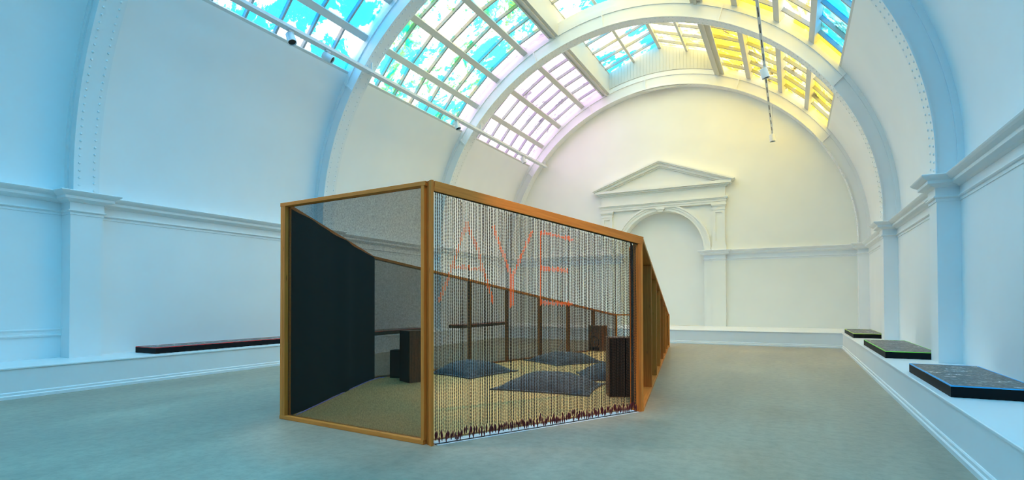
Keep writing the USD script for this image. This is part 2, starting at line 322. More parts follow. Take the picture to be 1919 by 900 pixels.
# vault
ts = np.linspace(0, np.pi / 2, 200); cv = sup(VRX, VRZ, ts); LOWDX = 5.75
cv = cv[cv[:, 0] - XC >= LOWDX - .001]
cv = np.vstack([[[XC + VRX, 3.38]], cv, [[XC + LOWDX, zcurve(LOWDX, VRX, VRZ)]]])
nrm = np.gradient(cv, axis=0); nrm = np.stack([nrm[:, 1], -nrm[:, 0]], 1); nrm /= np.linalg.norm(nrm, axis=1)[:, None]
co = cv + nrm * .25
ceil_ = thing('ceiling', 'curved white plaster barrel vault below the roof lights', 'ceiling', kind=S)
flip = lambda c: np.stack([2 * XC - c[:, 0], c[:, 1]], 1)
obj('vault', band(cv, co, Y0, YB + .2), WHITE, ceil_, smooth=30)
obj('vault', band(flip(cv), flip(co), Y0, YB + .2), WHITE, ceil_, smooth=30)

# ledges (low plinths) with top board and base moulding
def ledge(name, path, label, wallside):
    t = thing(name, label, 'ledge', kind=S)
    z = LEDGE_Z
    obj('plinth_face', plan_sweep(path, [(-.85 if wallside < 1 else -wallside, 0), (0, 0), (0, z - .03), (-.85 if wallside < 1 else -wallside, z - .03)]), WHITE, t)
    obj('top_board', plan_sweep(path, [(-.85 if wallside < 1 else -wallside, z - .03), (.006, z - .03), (.018, z - .024), (.018, z - .006), (.010, z), (-.85 if wallside < 1 else -wallside, z)]), TRIM, t)
    obj('base_moulding', plan_sweep(path, [(-.01, 0), (.030, 0), (.030, .045), (.022, .055), (.016, .058), (.016, .088), (.008, .10), (-.01, .104)]), TRIM, t)
ledge('baseboard_right', [(LEDGE_R, Y0), (LEDGE_R, YLB)], 'low white ledge along the foot of the right wall', 1.0)
ledge('baseboard_left', [(LEDGE_L, YLB), (LEDGE_L, Y0)], 'low white ledge along the foot of the left wall', 1.2)
ledge('baseboard_back', [(LEDGE_R + .9, YLB), (LEDGE_L - 1.1, YLB)], 'low deep white ledge across the end of the hall', 3.1)

# cornice and pilasters
ZC = 3.40
CORN = [(-.02, ZC), (.215, ZC), (.225, ZC - .012), (.215, ZC - .03), (.19, ZC - .055), (.155, ZC - .078), (.135, ZC - .088), (.135, ZC - .135), (.128, ZC - .14), (.06, ZC - .165), (.035, ZC - .185),
        (.018, ZC - .19), (.018, ZC - .318), (.042, ZC - .322), (.046, ZC - .338), (.034, ZC - .352), (.012, ZC - .36), (.012, ZC - .405), (-.02, ZC - .41)]
pathR = [(WR, Y0)]
for y in PIL[:-1]: pathR += [(WR, y), (XR, y), (XR, y + PW), (WR, y + PW)]
LP0, LP1, LPY = -2.72, -2.24, YB - .13           # lower pilaster of the doorcase
pathR += [(WR, PIL[-1]), (XR, PIL[-1]), (XR, YB), (LP1, YB), (LP1, LPY), (LP0, LPY), (LP0, YB), (NX + NR, YB), (NX + NR, YB + .3)]
obj('trim_1', plan_sweep(pathR, CORN), TRIM, label='white moulded cornice running along the right wall and breaking round each pilaster', cat='cornice', kind=S)
mir = lambda x: 2 * NX - x
pathL = [(NX - NR, YB + .3), (NX - NR, YB), (mir(LP0), YB), (mir(LP0), LPY), (mir(LP1), LPY), (mir(LP1), YB), (XL, YB), (XL, PIL[-1]), (WL, PIL[-1])]
for y in PIL[-2::-1]: pathL += [(WL, y + PW), (XL, y + PW), (XL, y), (WL, y)]
pathL += [(WL, Y0)]
obj('trim_2', plan_sweep(pathL, CORN), TRIM, label='white moulded cornice running along the left wall and breaking round each pilaster', cat='cornice', kind=S)
obj('trim_3', plan_sweep([(WL, PIL[2]), (WL, PIL[1] + PW)], [(-.02, .99), (.035, .99), (.04, .975), (.03, .955), (.02, .94), (.02, .905), (.035, .895), (.035, .875), (.015, .85), (-.02, .85)]), TRIM,
    label='white dado moulding on the near left wall beside the pilaster', cat='moulding', kind=S)
ORD = ['', 'behind the viewer', 'nearest the viewer', 'second from the end wall', 'next to the end bay', 'in the corner of the end wall']
k = 3
for i, y in enumerate(PIL):
    for side, x0, x1 in (('right', XR, WR + .1), ('left', WL - .1, XL)):
        k += 1
        y1 = y + PW if i < 5 else YB + .05
        obj(f'trim_{k}', box(x0, x1, y, y1, LEDGE_Z - .01, ZC - .02), TRIM,
            label=f'white square pilaster on the {side} wall, number {i} of the row counted from the viewer’s end' if i < 2 else f'white square pilaster on the {side} wall, {ORD[i]}', cat='pilaster', kind=S)

# steel ribs
RIB_LABEL = ['riveted white steel rib arch far behind the viewer', 'riveted white steel rib arch just behind the viewer', 'riveted white steel rib arch nearest the viewer, cut by the top left corner',
             'riveted white steel rib arch springing from behind the wooden booth on the left', 'riveted white steel rib arch spanning the middle of the roof lights', 'white rib arch framing the end wall']
def rivets(y_rows, pitch=.13):
    c = arch(6.622, 6.302, 400); seg = np.linalg.norm(np.diff(c, axis=0), axis=1); L = np.concatenate([[0], np.cumsum(seg)])
    ms_v, ms_f, o = [], [], 0
    th = np.arange(6) * np.pi / 3
    for r, y in enumerate(y_rows):
        for s in np.arange(.15 + (r % 2) * pitch / 2, L[-1] - .1, pitch):
            i = min(np.searchsorted(L, s) - 1, len(c) - 2); t = c[i + 1] - c[i]; t /= np.linalg.norm(t)
            p = c[i] + t * (s - L[i]); n = np.array([-t[1], t[0]])       # towards the hall
            P = np.array([p[0], y, p[1]]); T = np.array([t[0], 0, t[1]]); N = np.array([n[0], 0, n[1]]); U = np.array([0, 1., 0])
            if N @ (np.array([XC, y, 4.0]) - P) < 0: N = -N
            ring = np.cos(th)[:, None] * T + np.sin(th)[:, None] * U
            v = np.vstack([P + ring * .023, P + ring * .017 + N * .014, [P + N * .018]])
            f = []
            for a in range(6):
                b = (a + 1) % 6; f += [[a, b, 6 + b], [a, 6 + b, 6 + a], [6 + a, 6 + b, 12]]
            ms_v.append(v); ms_f.append(np.array(f) + o); o += 13
    return np.vstack(ms_v), np.vstack(ms_f)
for i, y in enumerate(PIL):
    k += 1
    y0, y1 = y + .04, (y + .44 if i < 5 else YB + .02)
    t = thing(f'trim_{k}', RIB_LABEL[i], 'rib arch', kind=S)
    obj('soffit_plate', band(arch(6.622, 6.302), arch(6.645, 6.325), y0, y1), STEEL, t, smooth=30)
    obj('web', band(arch(6.64, 6.32), arch(7.22, 7.13), y0 + .05, y1 - (.05 if i < 5 else -.01)), STEEL, t, smooth=30)
    obj('angle_iron', band(arch(6.90, 6.70), arch(7.0, 6.86), y0 + .02, y1 - .02), STEEL, t, smooth=30)
    st = []
    for a in (.56, 1.12, 1.66, np.pi - 1.12, np.pi - .56):            # stiffener plates
        p, q = sup(6.64, 6.32, np.array([a, a + .006])), sup(6.98, 6.84, np.array([a, a + .006]))
        st.append(band(p, q, y0 + .005, y1 - .005))
    obj('stiffener_plate', join(st), STEEL, t)
    if i >= 2:
        obj('rivets', rivets((y0 + .085, y1 - .085) if i < 5 else (y0 + .085,)), STEEL, t, kind='stuff')

# ------------------------------------------------------------------ roof lights
PD = [LOWDX, 5.12, 4.30, 3.25, 2.15]                       # purlin positions either side of the axis
def on_vault(dx, off=0.):
    e = 1e-3; z = zcurve(dx, VRX, VRZ); t = np.array([e, zcurve(dx + e, VRX, VRZ) - z]); t /= np.linalg.norm(t); n = np.array([-t[1], t[0]])
    if n[1] < 0: n = -n
    return np.array([dx, z]) + n * off
def slope_box(a, b, o0, o1, y0, y1, side):
    """box on the slope from section point a to b (dx,z), between offsets o0,o1 along its normal"""
    a, b = np.array(a), np.array(b); t = (b - a) / np.linalg.norm(b - a); n = np.array([-t[1], t[0]])
    if n[1] < 0: n = -n
    q = [a + n * o0, b + n * o0, b + n * o1, a + n * o1]
    mk = lambda y: [[XC + side * p[0], y, p[1]] for p in q]
    return hexa(mk(y0), mk(y1))
BARS = [1.265, 2.025, 2.785, 3.555, 4.345, 5.13]            # glazing bars, from the near edge of each rib
FILMS = {(0, 1): 'dark', (0, -1): 'dark', (1, 1): 'deep', (1, -1): 'deep', (2, -1): 'blue', (2, 1): 'blue', (3, -1): 'cyan', (3, 1): 'amber_blue', (4, -1): 'lilac', (4, 1): 'yellow'}
wn = 0
SL = {(2, -1): 'sky-blue and white filmed roof light on the left slope, nearest the viewer', (3, -1): 'cyan, green and cream filmed roof light on the left slope, in the middle bay',
      (4, -1): 'lilac and white filmed roof light on the left slope, next to the end wall', (2, 1): 'blue filmed roof light on the right slope above the near pilaster',
      (3, 1): 'yellow and blue filmed roof light on the right slope, in the middle bay', (4, 1): 'yellow and white filmed roof light on the right slope, next to the end wall',
      (0, -1): 'blue filmed roof light on the left slope, far behind the viewer', (0, 1): 'blue filmed roof light on the right slope, far behind the viewer',
      (1, -1): 'blue filmed roof light on the left slope, above the viewer', (1, 1): 'blue filmed roof light on the right slope, above the viewer'}
for bay in range(5):
    ya, yb = PIL[bay] + .40, PIL[bay + 1] + .12
    ys = [ya] + ([PIL[bay] + b for b in BARS] if bay >= 2 else []) + [yb]
    for side in (-1, 1):
        wn += 1
        t = thing(f'window_{wn}', SL[(bay, side)], 'roof light', kind=S)
        for j, d in enumerate(PD[1:4]):
            p = on_vault(d); e = on_vault(d - .01); u = (e - p) / np.linalg.norm(e - p)
            obj('purlin', slope_box(p - u * .088, p + u * .088, -.02, .20, ya, yb, side), BARM, t)
        for j in range(4):
            a, b = on_vault(PD[j], .02), on_vault(PD[j + 1], .02)
            for y in (ys[1:-1]):
                obj('glazing_bar', slope_box(a, b, .07, .165, y - .026, y + .026, side), BARG, t)
            a, b = on_vault(PD[j], .17), on_vault(PD[j + 1], .17)
            f = FILMS[(bay, side)]
            if (bay, side, j) == (3, 1, 0): f = 'bluelow'
            for i in range(len(ys) - 1):
                ff = 'lilac' if (bay, side) == (3, -1) and i == 6 else ('yellow' if (bay, side) == (3, 1) and i == 6 else f)
                obj('pane', slope_box(a, b, 0, .006, ys[i], ys[i + 1], side), FILM[ff], t)
        p = on_vault(LOWDX)
        obj('sill', slope_box(p + [.02, -.03], p + [-.02, .02], 0, .22, ya, yb, side), BARM, t)
# lantern along the ridge
LZ, RZ_ = 10.93, 11.68
LAN = {2: 'nearest the viewer', 3: 'in the middle bay', 4: 'next to the end wall', 0: 'far behind the viewer', 1: 'above the viewer'}
for bay in range(5):
    ya, yb = (PIL[bay] + .12 if bay else Y0), PIL[bay + 1] + .12
    ys = [ya] + ([PIL[bay] + b for b in BARS] if bay >= 2 else []) + [yb]
    for side in (-1, 1):
        wn += 1
        t = thing(f'window_{wn}', f'{"blue and cream" if side < 0 else "cream and yellow"} filmed lantern light on the {"left" if side < 0 else "right"} of the ridge, {LAN[bay]}', 'roof lantern', kind=S)
        x0, x1 = XC + side * 2.06, XC + side * 2.34
        obj('curb_beam', box(x0, x1, ya, yb, zcurve(2.15, VRX, VRZ) - .12, zcurve(2.15, VRX, VRZ) + .20), BARM, t)
        obj('curb_moulding', join([box(XC + side * 2.34, XC + side * 2.40, ya, yb, 10.02, 10.10), box(XC + side * 2.16, XC + side * 2.24, ya, yb, 10.0, 10.07)]), BARM, t)
        obj('upstand_board', box(XC + side * 2.08, XC + side * 2.14, ya, yb, 10.2, LZ + .02), BARM, t)
        sect = [np.array([2.12, LZ]), np.array([1.08, LZ + (RZ_ - LZ) * (1.04 / 2.12)]), np.array([0.02, RZ_])]
        for p, nm in ((sect[1], 'purlin'),):
            u = np.array([-.94, .33]); obj(nm, slope_box(p - u * .045, p + u * .045, -.13, .0, ya, yb, side), BARM, t)
        if side > 0: obj('ridge_beam', box(XC - .06, XC + .06, ya, yb, RZ_ - .16, RZ_ + .03), BARM, t)
        obj('eaves_rail', slope_box(sect[0] + [.03, 0], sect[0] + [-.05, .02], -.05, .03, ya, yb, side), BARM, t)
        for j in range(2):
            for y in ys[1:-1]:
                obj('glazing_bar', slope_box(sect[j], sect[j + 1], -.09, .0, y - .02, y + .02, side), BARG, t)
            for i in range(len(ys) - 1):
                f = ('dark' if bay == 0 else 'deep' if bay < 3 else ('lantern_blue' if side < 0 else 'lantern_cream'))
                obj('pane', slope_box(sect[j], sect[j + 1], 0.005, .011, ys[i], ys[i + 1], side), FILM[f], t)
g = thing('wall_gable', 'white vertically boarded gable closing the end of the ridge lantern', 'gable', kind=S)
bx = np.linspace(-2.08, 2.08, 33)
for a, b in zip(bx[:-1], bx[1:]):
    zz = lambda d: RZ_ - (RZ_ - LZ) * abs(d) / 2.12 - .02
    q = [(a + .002, zcurve(a, 7.0, 6.9)), (b - .002, zcurve(b, 7.0, 6.9)), (b - .002, zz(b)), (a + .002, zz(a))]
    yo = float(RNG.uniform(0, .003))
    obj('board', hexa([[XC + x, PIL[-1] + .06 - yo, z] for x, z in q], [[XC + x, PIL[-1] + .09, z] for x, z in q]), BARM, g)
obj('backing', box(XC - 2.1, XC + 2.1, PIL[-1] + .095, PIL[-1] + .12, 9.9, LZ), BARM, g)

# ------------------------------------------------------------------ doorcase on the end wall
dc = thing('door_1', 'white classical doorcase with pediment and arched niche on the end wall', 'doorcase', kind=S)
PX = 2.205
def prof_box(x0, x1, z0, z1, d): return box(x0, x1, YB - d, YB + .02, z0, z1)
for s in (-1, 1):
    cx = NX + s * PX
    obj('lower_pilaster', box(cx - .24, cx + .24, LPY, YB + .02, LEDGE_Z, ZC - .02), YELLOW_CAST_TRIM, dc)
    obj('pilaster_base', join([prof_box(cx - .27, cx + .27, ZC - .02, ZC + .14, .16), prof_box(cx - .255, cx + .255, ZC + .14, ZC + .20, .145), prof_box(cx - .24, cx + .24, ZC + .20, ZC + .25, .13)]), YELLOW_CAST_TRIM, dc)
    z0, z1 = ZC + .25, 4.95
    sh = sbox(cx - .22, z0, cx + .22, z1).difference(sbox(cx - .12, z0 + .10, cx + .12, z1 - .10))
    obj('pilaster_shaft', extrude_xz(sh, YB - .11, YB + .02), YELLOW_CAST_TRIM, dc)
    obj('pilaster_panel', box(cx - .125, cx + .125, YB - .075, YB + .01, z0 + .09, z1 - .09), YELLOW_CAST_TRIM, dc)
    obj('capital', join([prof_box(cx - .235, cx + .235, 4.95, 4.99, .125), prof_box(cx - .222, cx + .222, 4.99, 5.08, .112), prof_box(cx - .25, cx + .25, 5.08, 5.13, .14), prof_box(cx - .275, cx + .275, 5.13, 5.19, .165)]), YELLOW_CAST_TRIM, dc)
hw = PX + .26
obj('architrave', join([prof_box(NX - hw, NX + hw, 5.19, 5.27, .12), prof_box(NX - hw - .015, NX + hw + .015, 5.27, 5.36, .14), prof_box(NX - hw - .05, NX + hw + .05, 5.36, 5.40, .175), prof_box(NX - hw - .08, NX + hw + .08, 5.40, 5.45, .205)]), YELLOW_CAST_TRIM, dc)
obj('frieze', prof_box(NX - hw + .02, NX + hw - .02, 5.45, 5.82, .12), YELLOW_CAST_TRIM, dc)
obj('bed_cornice', join([prof_box(NX - hw - .03, NX + hw + .03, 5.82, 5.88, .16), prof_box(NX - hw - .12, NX + hw + .12, 5.88, 5.93, .25), prof_box(NX - hw - .20, NX + hw + .20, 5.93, 6.03, .33)]), YELLOW_CAST_TRIM, dc)
# pediment: raking cornices over a recessed tympanum
ap, tipz, tx = 7.08, 6.07, hw + .34
def rake(o0, o1, d):
    pts = []
    for s in (1,):
        pass
    sl = (ap - tipz) / tx; f = lambda x, o: tipz + sl * (tx - abs(x)) - o * math.sqrt(1 + sl * sl)
    zl = 6.03
    def clipx(o): return tx - (zl - tipz + o * math.sqrt(1 + sl * sl)) / sl
    outer = [(-min(tx, clipx(o0)), max(zl, f(min(tx, clipx(o0)), o0))), (0, f(0, o0)), (min(tx, clipx(o0)), max(zl, f(min(tx, clipx(o0)), o0)))]
    inner = [(clipx(o1), zl), (0, f(0, o1)), (-clipx(o1), zl)]
    return extrude_xz(Polygon([(NX + x, z) for x, z in outer + inner]).buffer(0), YB - d, YB + .02)
obj('raking_cornice', join([rake(-.0, .06, .40), rake(.05, .10, .36), rake(.09, .20, .27), rake(.19, .25, .19)]), YELLOW_CAST_TRIM, dc)
obj('tympanum', extrude_xz(Polygon([(NX - tx + .6, 6.02), (NX, ap - .2), (NX + tx - .6, 6.02)]), YB - .12, YB + .02), YELLOW_CAST_TRIM, dc)
def ring(r0, r1, d):
    th = np.linspace(0, np.pi, 61)
    return extrude_xz(Polygon([(NX + r1 * math.cos(t), NZ + r1 * math.sin(t)) for t in th] + [(NX + r0 * math.cos(t), NZ + r0 * math.sin(t)) for t in th[::-1]]), YB - d, YB + .05)
obj('archivolt', join([ring(NR, NR + .11, .05), ring(NR + .10, NR + .20, .075), ring(NR + .19, NR + .26, .11)]), YELLOW_CAST_TRIM, dc, smooth=30)
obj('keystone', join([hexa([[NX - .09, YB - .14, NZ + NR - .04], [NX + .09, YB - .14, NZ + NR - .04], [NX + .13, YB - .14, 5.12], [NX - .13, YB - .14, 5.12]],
                           [[NX - .09, YB, NZ + NR - .04], [NX + .09, YB, NZ + NR - .04], [NX + .13, YB, 5.12], [NX - .13, YB, 5.12]]), box(NX - .17, NX + .17, YB - .17, YB, 5.12, 5.19)]), YELLOW_CAST_TRIM, dc)

# ------------------------------------------------------------------ timber booth
L, C, R = np.array([-5.655, 4.651]), np.array([-3.212, 4.453]), np.array([-1.740, 7.134])
En, B, A = np.array([-3.465, 17.563]), np.array([-4.870, 16.20]), np.array([-7.051, 7.754])
ZT = {'L': 2.680, 'C': 2.677, 'R': 2.300, 'E': 1.030, 'B': 1.050, 'A': 2.315}
def uvbox(o, ux, uy, uz, lx, ly, lz, ch=.003, seed=0.0):
    """timber: box from corner o along unit axes, lengths lx (grain), ly, lz; chamfered long edges; uv = (along, around)"""
    ch = min(ch, ly * .2, lz * .2)
    sec = [(ch, 0), (ly - ch, 0), (ly, ch), (ly, lz - ch), (ly - ch, lz), (ch, lz), (0, lz - ch), (0, ch)]
    V, UV, F = [], [], []
    per = 0.
    for i in range(8):
        a, b = sec[i], sec[(i + 1) % 8]; d = math.hypot(b[0] - a[0], b[1] - a[1]); n0 = len(V)
        for (p, q) in ((0, a), (lx, a), (lx, b), (0, b)):
            V.append(o + ux * p + uy * q[0] + uz * q[1])
        UV += [(seed, per + seed), (seed + lx, per + seed), (seed + lx, per + d + seed), (seed, per + d + seed)]
        F.append([n0, n0 + 1, n0 + 2, n0 + 3]); per += d
    for p in (0, lx):
        n0 = len(V)
        for q in sec: V.append(o + ux * p + uy * q[0] + uz * q[1]); UV.append((seed + q[0], seed + q[1] * 1.0))
        F += [[n0, n0 + 1, n0 + 2, n0 + 3], [n0, n0 + 3, n0 + 4, n0 + 7], [n0 + 4, n0 + 5, n0 + 6, n0 + 7]]
    v, f = fin((V, F))
    c = v.mean(0); tri = v[f]; nn = np.cross(tri[:, 1] - tri[:, 0], tri[:, 2] - tri[:, 0]); out = ((tri.mean(1) - c) * nn).sum(1) < 0
    f[out] = f[out][:, [0, 2, 1]]
    return v, f, np.array(UV)
def v3(p, z): return np.array([p[0], p[1], z], float)
nrmz = lambda v: v / np.linalg.norm(v)
def inward(a, b): d = nrmz(b - a); return np.array([-d[1], d[0]])
booth = thing('wooden_booth', 'open-topped funnel-shaped booth of pine timber frames hung with dark gauze', 'booth', (-4.4, 9, 0))
tn = [0]
def timber(name, o, ux, uy, uz, lx, ly, lz, wd=None, par=None):
    tn[0] += 1
    v, f, uv = uvbox(np.array(o, float), nrmz(np.array(ux, float)), nrmz(np.array(uy, float)), nrmz(np.array(uz, float)), lx, ly, lz, seed=tn[0] * 1.37)
    return obj(name, (v, f), WOODS[tn[0] % 3 if wd is None else wd], par or booth, uv=uv)
Z3 = np.array([0, 0, 1.])
def post(a, b, s, z0, z1, w=.045, d=.095, off=0., wd=None, name='post'):
    """upright on edge a-b with its near side s metres from a"""
    u, n = nrmz(b - a), inward(a, b); p = a + u * s + n * off
    return timber(name, v3(p, z0), Z3, v3(u, 0), v3(n, 0), z1 - z0, w, d, wd)
def rail(name, a, b, za, zb, h, d, s0=0., s1=0., off=0., wd=None):
    """rail along a-b whose top runs from za to zb"""
    u, n = nrmz(b - a), inward(a, b); Ln = np.linalg.norm(b - a); zz = lambda s: za + (zb - za) * s / Ln
    p, q = v3(a + u * s0 + n * off, zz(s0) - h), v3(a + u * (Ln - s1) + n * off, zz(Ln - s1) - h)
    ux = nrmz(q - p); uz = nrmz(np.cross(ux, -v3(n, 0)) if np.cross(ux, -v3(n, 0))[2] > 0 else np.cross(ux, v3(n, 0)))
    return timber(name, p, ux, v3(n, 0), uz, np.linalg.norm(q - p), d, h, wd)
def sheet(a, b, za, zb, off, z0=.02, folds=0., n=40):
    """hanging cloth along a-b"""
    u, nn = nrmz(b - a), inward(a, b); Ln = np.linalg.norm(b - a); V = []
    for i in range(n + 1):
        s = Ln * i / n; w = folds * (math.sin(s * 5.3) + .6 * math.sin(s * 8.9 + 1)) if folds else 0
        p = a + u * s + nn * (off + w)
        V += [v3(p, z0), v3(p, za + (zb - za) * i / n)]
    F = [[2 * i, 2 * i + 2, 2 * i + 3, 2 * i + 1] for i in range(n)]
    return np.array(V), np.array(F)
# front frame L-C
LC = np.linalg.norm(C - L)
rail('bottom_rail', L, C, .045, .045, .045, .095, 0, .11, wd=1)
rail('top_rail', L, C, ZT['L'], ZT['C'], .045, .095, 0, .085, wd=0)
post(L, C, .0, .045, ZT['L'] - .045, .045, .045, 0.004, 1); post(L, C, .048, .045, ZT['L'] - .045, .045, .093, .001, 0)
post(L, C, LC - .145, .045, ZT['C'] - .045, .042, .093, .001, 1); post(L, C, LC - .100, .045, ZT['C'] - .045, .038, .06, .035, 2)
obj('front_gauze', sheet(L + (C - L) / LC * .09, C - (C - L) / LC * .14, ZT['L'] - .05, ZT['C'] - .05, .05, .045), GAUZE, booth, label='dark see-through front gauze')
# bead side frame C-R
CR = np.linalg.norm(R - C)
uLC = nrmz(C - L)
post(C, R, -.005, 0, ZT['C'], .030, .055, 0, 0); post(C, R, -.005, 0, ZT['C'], .030, .05, .06, 2)
rail('top_rail', C, R, ZT['C'], ZT['R'], .105, .045, .027, .0, wd=0)
post(C, R, CR - .085, 0, ZT['R'] - .10, .045, .095, 0.002, 2); post(C, R, CR - .04, 0, ZT['R'] - .10, .038, .095, 0, 1)
# right side R-E
RE = np.linalg.norm(En - R)
rail('bottom_rail', R, En, .045, .045, .045, .17, .0, 0, wd=1)
rail('top_rail', R, En, ZT['R'], ZT['E'], .045, .15, .0, 0, wd=0)
for s in (1.79, 3.29, 4.74, 6.26, 7.74, 9.22, RE - .05):
    post(R, En, s, .045, ZT['R'] + (ZT['E'] - ZT['R']) * s / RE - .05, .045, .15, .004, name='stud')
post(R, En, .03, .045, ZT['R'] - .13, .62, .02, .165, 2, name='inner_board')
obj('side_cloth', sheet(R, En, ZT['R'] - .05, ZT['E'] - .05, .160, .02), BLACK_CLOTH, booth, label='black cloth lining the long right side')
# far end
rail('top_rail', En, B, ZT['E'], ZT['B'], .045, .06, .02, .02, wd=1); rail('bottom_rail', En, B, .03, .03, .03, .06, .02, .02, wd=1)
post(En, B, 0.02, .03, ZT['E'] - .045, .05, .06, 0.002, 1); post(En, B, np.linalg.norm(B - En) - .09, .03, ZT['B'] - .045, .06, .06, .002, 1)
# left side B-A
BA = np.linalg.norm(A - B)
rail('bottom_rail', B, A, .045, .045, .045, .095, .02, 0, wd=2); rail('top_rail', B, A, ZT['B'], ZT['A'], .05, .095, .02, 0, wd=2)
for fr in (.16, .2984, .4392, .5834, .7243, .8658):
    s = BA * (1 - fr); post(B, A, s, .045, ZT['B'] + (ZT['A'] - ZT['B']) * s / BA - .05, .05, .095, .002, 2, name='stud')
obj('side_gauze', sheet(B, A, ZT['B'] - .05, ZT['A'] - .05, .098, .02), GAUZE_BACK, booth, label='brown see-through gauze along the long left side')
# left front A-L
AL = np.linalg.norm(L - A)
rail('bottom_rail', A, L, .045, .045, .045, .09, 0, .02, wd=2); rail('top_rail', A, L, ZT['A'], ZT['L'], .045, .10, 0, .03, wd=2)
for s in (.02, 1.1, 2.2, AL - .12): post(A, L, s, .045, ZT['A'] + (ZT['L'] - ZT['A']) * s / AL - .05, .045, .085, .002, 2, name='stud')
obj('black_cloth_panel', sheet(A, L, ZT['A'] - .05, ZT['L'] - .05, .125, .02, .016), BLACK_CLOTH, booth, smooth=True, label='near-black cloth panel on the left')

# carpeted floor of the booth
def inset(poly, d):
    return Polygon(poly).buffer(-d, join_style=2)
nCR = inward(C, R)
cp = inset([L, C + nCR * .11, R + nCR * .11, En, B, A], .10)
carpet = thing('booth_carpet', 'sand-coloured carpet covering the floor inside the booth', 'carpet', (-4.4, 9, 0))
cm = trimesh.creation.extrude_polygon(cp, .014, engine='earcut'); cm.apply_translation([0, 0, .001])
obj('pile', cm, CARPET, carpet)
uCR = nrmz(R - C)
def strip(o0, o1, z1, s0=.06, s1=.10, z0=.001):
    a, b = C + uCR * s0, R - uCR * s1
    return hexa([v3(a + nCR * o0, z0), v3(b + nCR * o0, z0), v3(b + nCR * o1, z0), v3(a + nCR * o1, z0)], [v3(a + nCR * o0, z1), v3(b + nCR * o0, z1), v3(b + nCR * o1, z1), v3(a + nCR * o1, z1)])
th_ = thing('threshold_strip', 'pale blue-white threshold strip under the bead curtain', 'threshold', v3(C, 0))
obj('board', strip(.045, .145, .010), WHITEBOARD, th_); obj('edge_trim', strip(-.015, .015, .006), WHITEPL, th_); obj('black_line_tape', strip(.018, .04, .008), BLACKM, th_)  # thin black line between edge trim and board

# bead curtain
cur = thing('bead_curtain', 'hanging curtain of dark wooden beads spelling AYE in orange beads', 'bead curtain', v3(C, 0))
cur.SetCustomDataByKey('kind', 'stuff')
LET = [((.097, 1.446), (.241, 1.809)), ((.241, 1.809), (.416, 2.264)), ((.416, 2.264), (.557, 1.991)), ((.557, 1.991), (.604, 1.822)), ((.604, 1.822), (.742, 1.45)), ((.241, 1.815), (.604, 1.80)),
       ((.744, 2.262), (.978, 1.735)), ((1.264, 2.243), (1.000, 1.735)), ((.968, 1.74), (.968, 1.40)), ((.994, 1.74), (.994, 1.40)),
       ((1.39, 2.262), (1.39, 1.42)), ((1.39, 2.25), (1.876, 2.191)), ((1.40, 1.83), (1.787, 1.813)), ((1.40, 1.437), (1.85, 1.415))]
SP, OFF = .0222, .024
s_first = .052
n_str = int((CR - s_first - .09) / SP)
hex_th = np.arange(6) * np.pi / 3
HX, HY = np.cos(hex_th), np.sin(hex_th)
bf = np.array([[r * 6 + i, r * 6 + (i + 1) % 6, (r + 1) * 6 + (i + 1) % 6] for r in range(2) for i in range(6)] + [[r * 6 + i, (r + 1) * 6 + (i + 1) % 6, (r + 1) * 6 + i] for r in range(2) for i in range(6)])
uC3, nC3 = v3(uCR, 0), v3(nCR, 0)
def bead_verts(cx, z0, z1, r):
    mid = (z0 + z1) / 2; out = []
    for z, rr in ((z0, r * .68), (mid, r), (z1, r * .68)):
        out.append(cx[None, :2] + (HX * rr)[:, None] * uCR + (HY * rr)[:, None] * nCR); out[-1] = np.column_stack([out[-1], np.full(6, z)])
    return np.vstack(out)
dark_v, org_v, tas_v = [], [], []
thr = []
for i in range(n_str):
    s = s_first + i * SP + RNG.normal(0, .0016)
    o = OFF + RNG.normal(0, .002)
    zt = ZT['C'] + (ZT['R'] - ZT['C']) * s / CR - .105
    zb = .105 + RNG.uniform(-.03, .035)
    p = C + uCR * s + nCR * o; c3 = np.array([p[0], p[1], 0])
    hits = []
    for (a, b) in LET:
        if abs(a[0] - b[0]) < 1e-6:
            if abs(s - a[0]) < SP * .55: hits.append((b[1], a[1]))
        else:
            lo, hi = max(min(a[0], b[0]), s - SP / 2), min(max(a[0], b[0]), s + SP / 2)
            if lo <= hi:
                f = lambda q: a[1] + (b[1] - a[1]) * (q - a[0]) / (b[0] - a[0]); hits.append((min(f(lo), f(hi)) - .010, max(f(lo), f(hi)) + .010))
    z = zt - RNG.uniform(.0, .042); sway = RNG.normal(0, .0025); ph = RNG.uniform(0, 6)
    while z > zb + .03:
        h = RNG.uniform(.024, .034); mid = z - h / 2
        cc = c3 + uC3 * (sway * math.sin(mid * 2.3 + ph))
        isl = any(a <= mid + .012 and mid - .012 <= b for a, b in hits)
        (org_v if isl else dark_v).append(bead_verts(cc, z - h, z, .0078 if isl else .0053))
        z -= h + (.001 if isl else .006)
    thr.append(hexa(*[[v3(c3[:2] + uCR * dx + nCR * dy, zz) for dx, dy in ((-.0014, -.0014), (.0014, -.0014), (.0014, .0014), (-.0014, .0014))] for zz in (z, zt)]))
    tl = RNG.uniform(.07, .10); lean = RNG.normal(0, .006)
    for zz0, zz1, ra, rb in ((z - tl, z - tl * .4, .004, .0115), (z - tl * .4, z, .0115, .003)):
        q0 = c3 + uC3 * lean
        A0 = np.column_stack([q0[None, :2] + (HX * ra)[:, None] * uCR + (HY * ra)[:, None] * nCR, np.full(6, max(zz0, .013))])
        A1 = np.column_stack([q0[None, :2] + (HX * rb)[:, None] * uCR + (HY * rb)[:, None] * nCR, np.full(6, zz1)])
        Am = (A0 + A1) / 2
        tas_v.append(np.vstack([A0, Am, A1]))
def beads(vs): n = len(vs); return np.vstack(vs), (bf[None] + (np.arange(n) * 18)[:, None, None]).reshape(-1, 3)
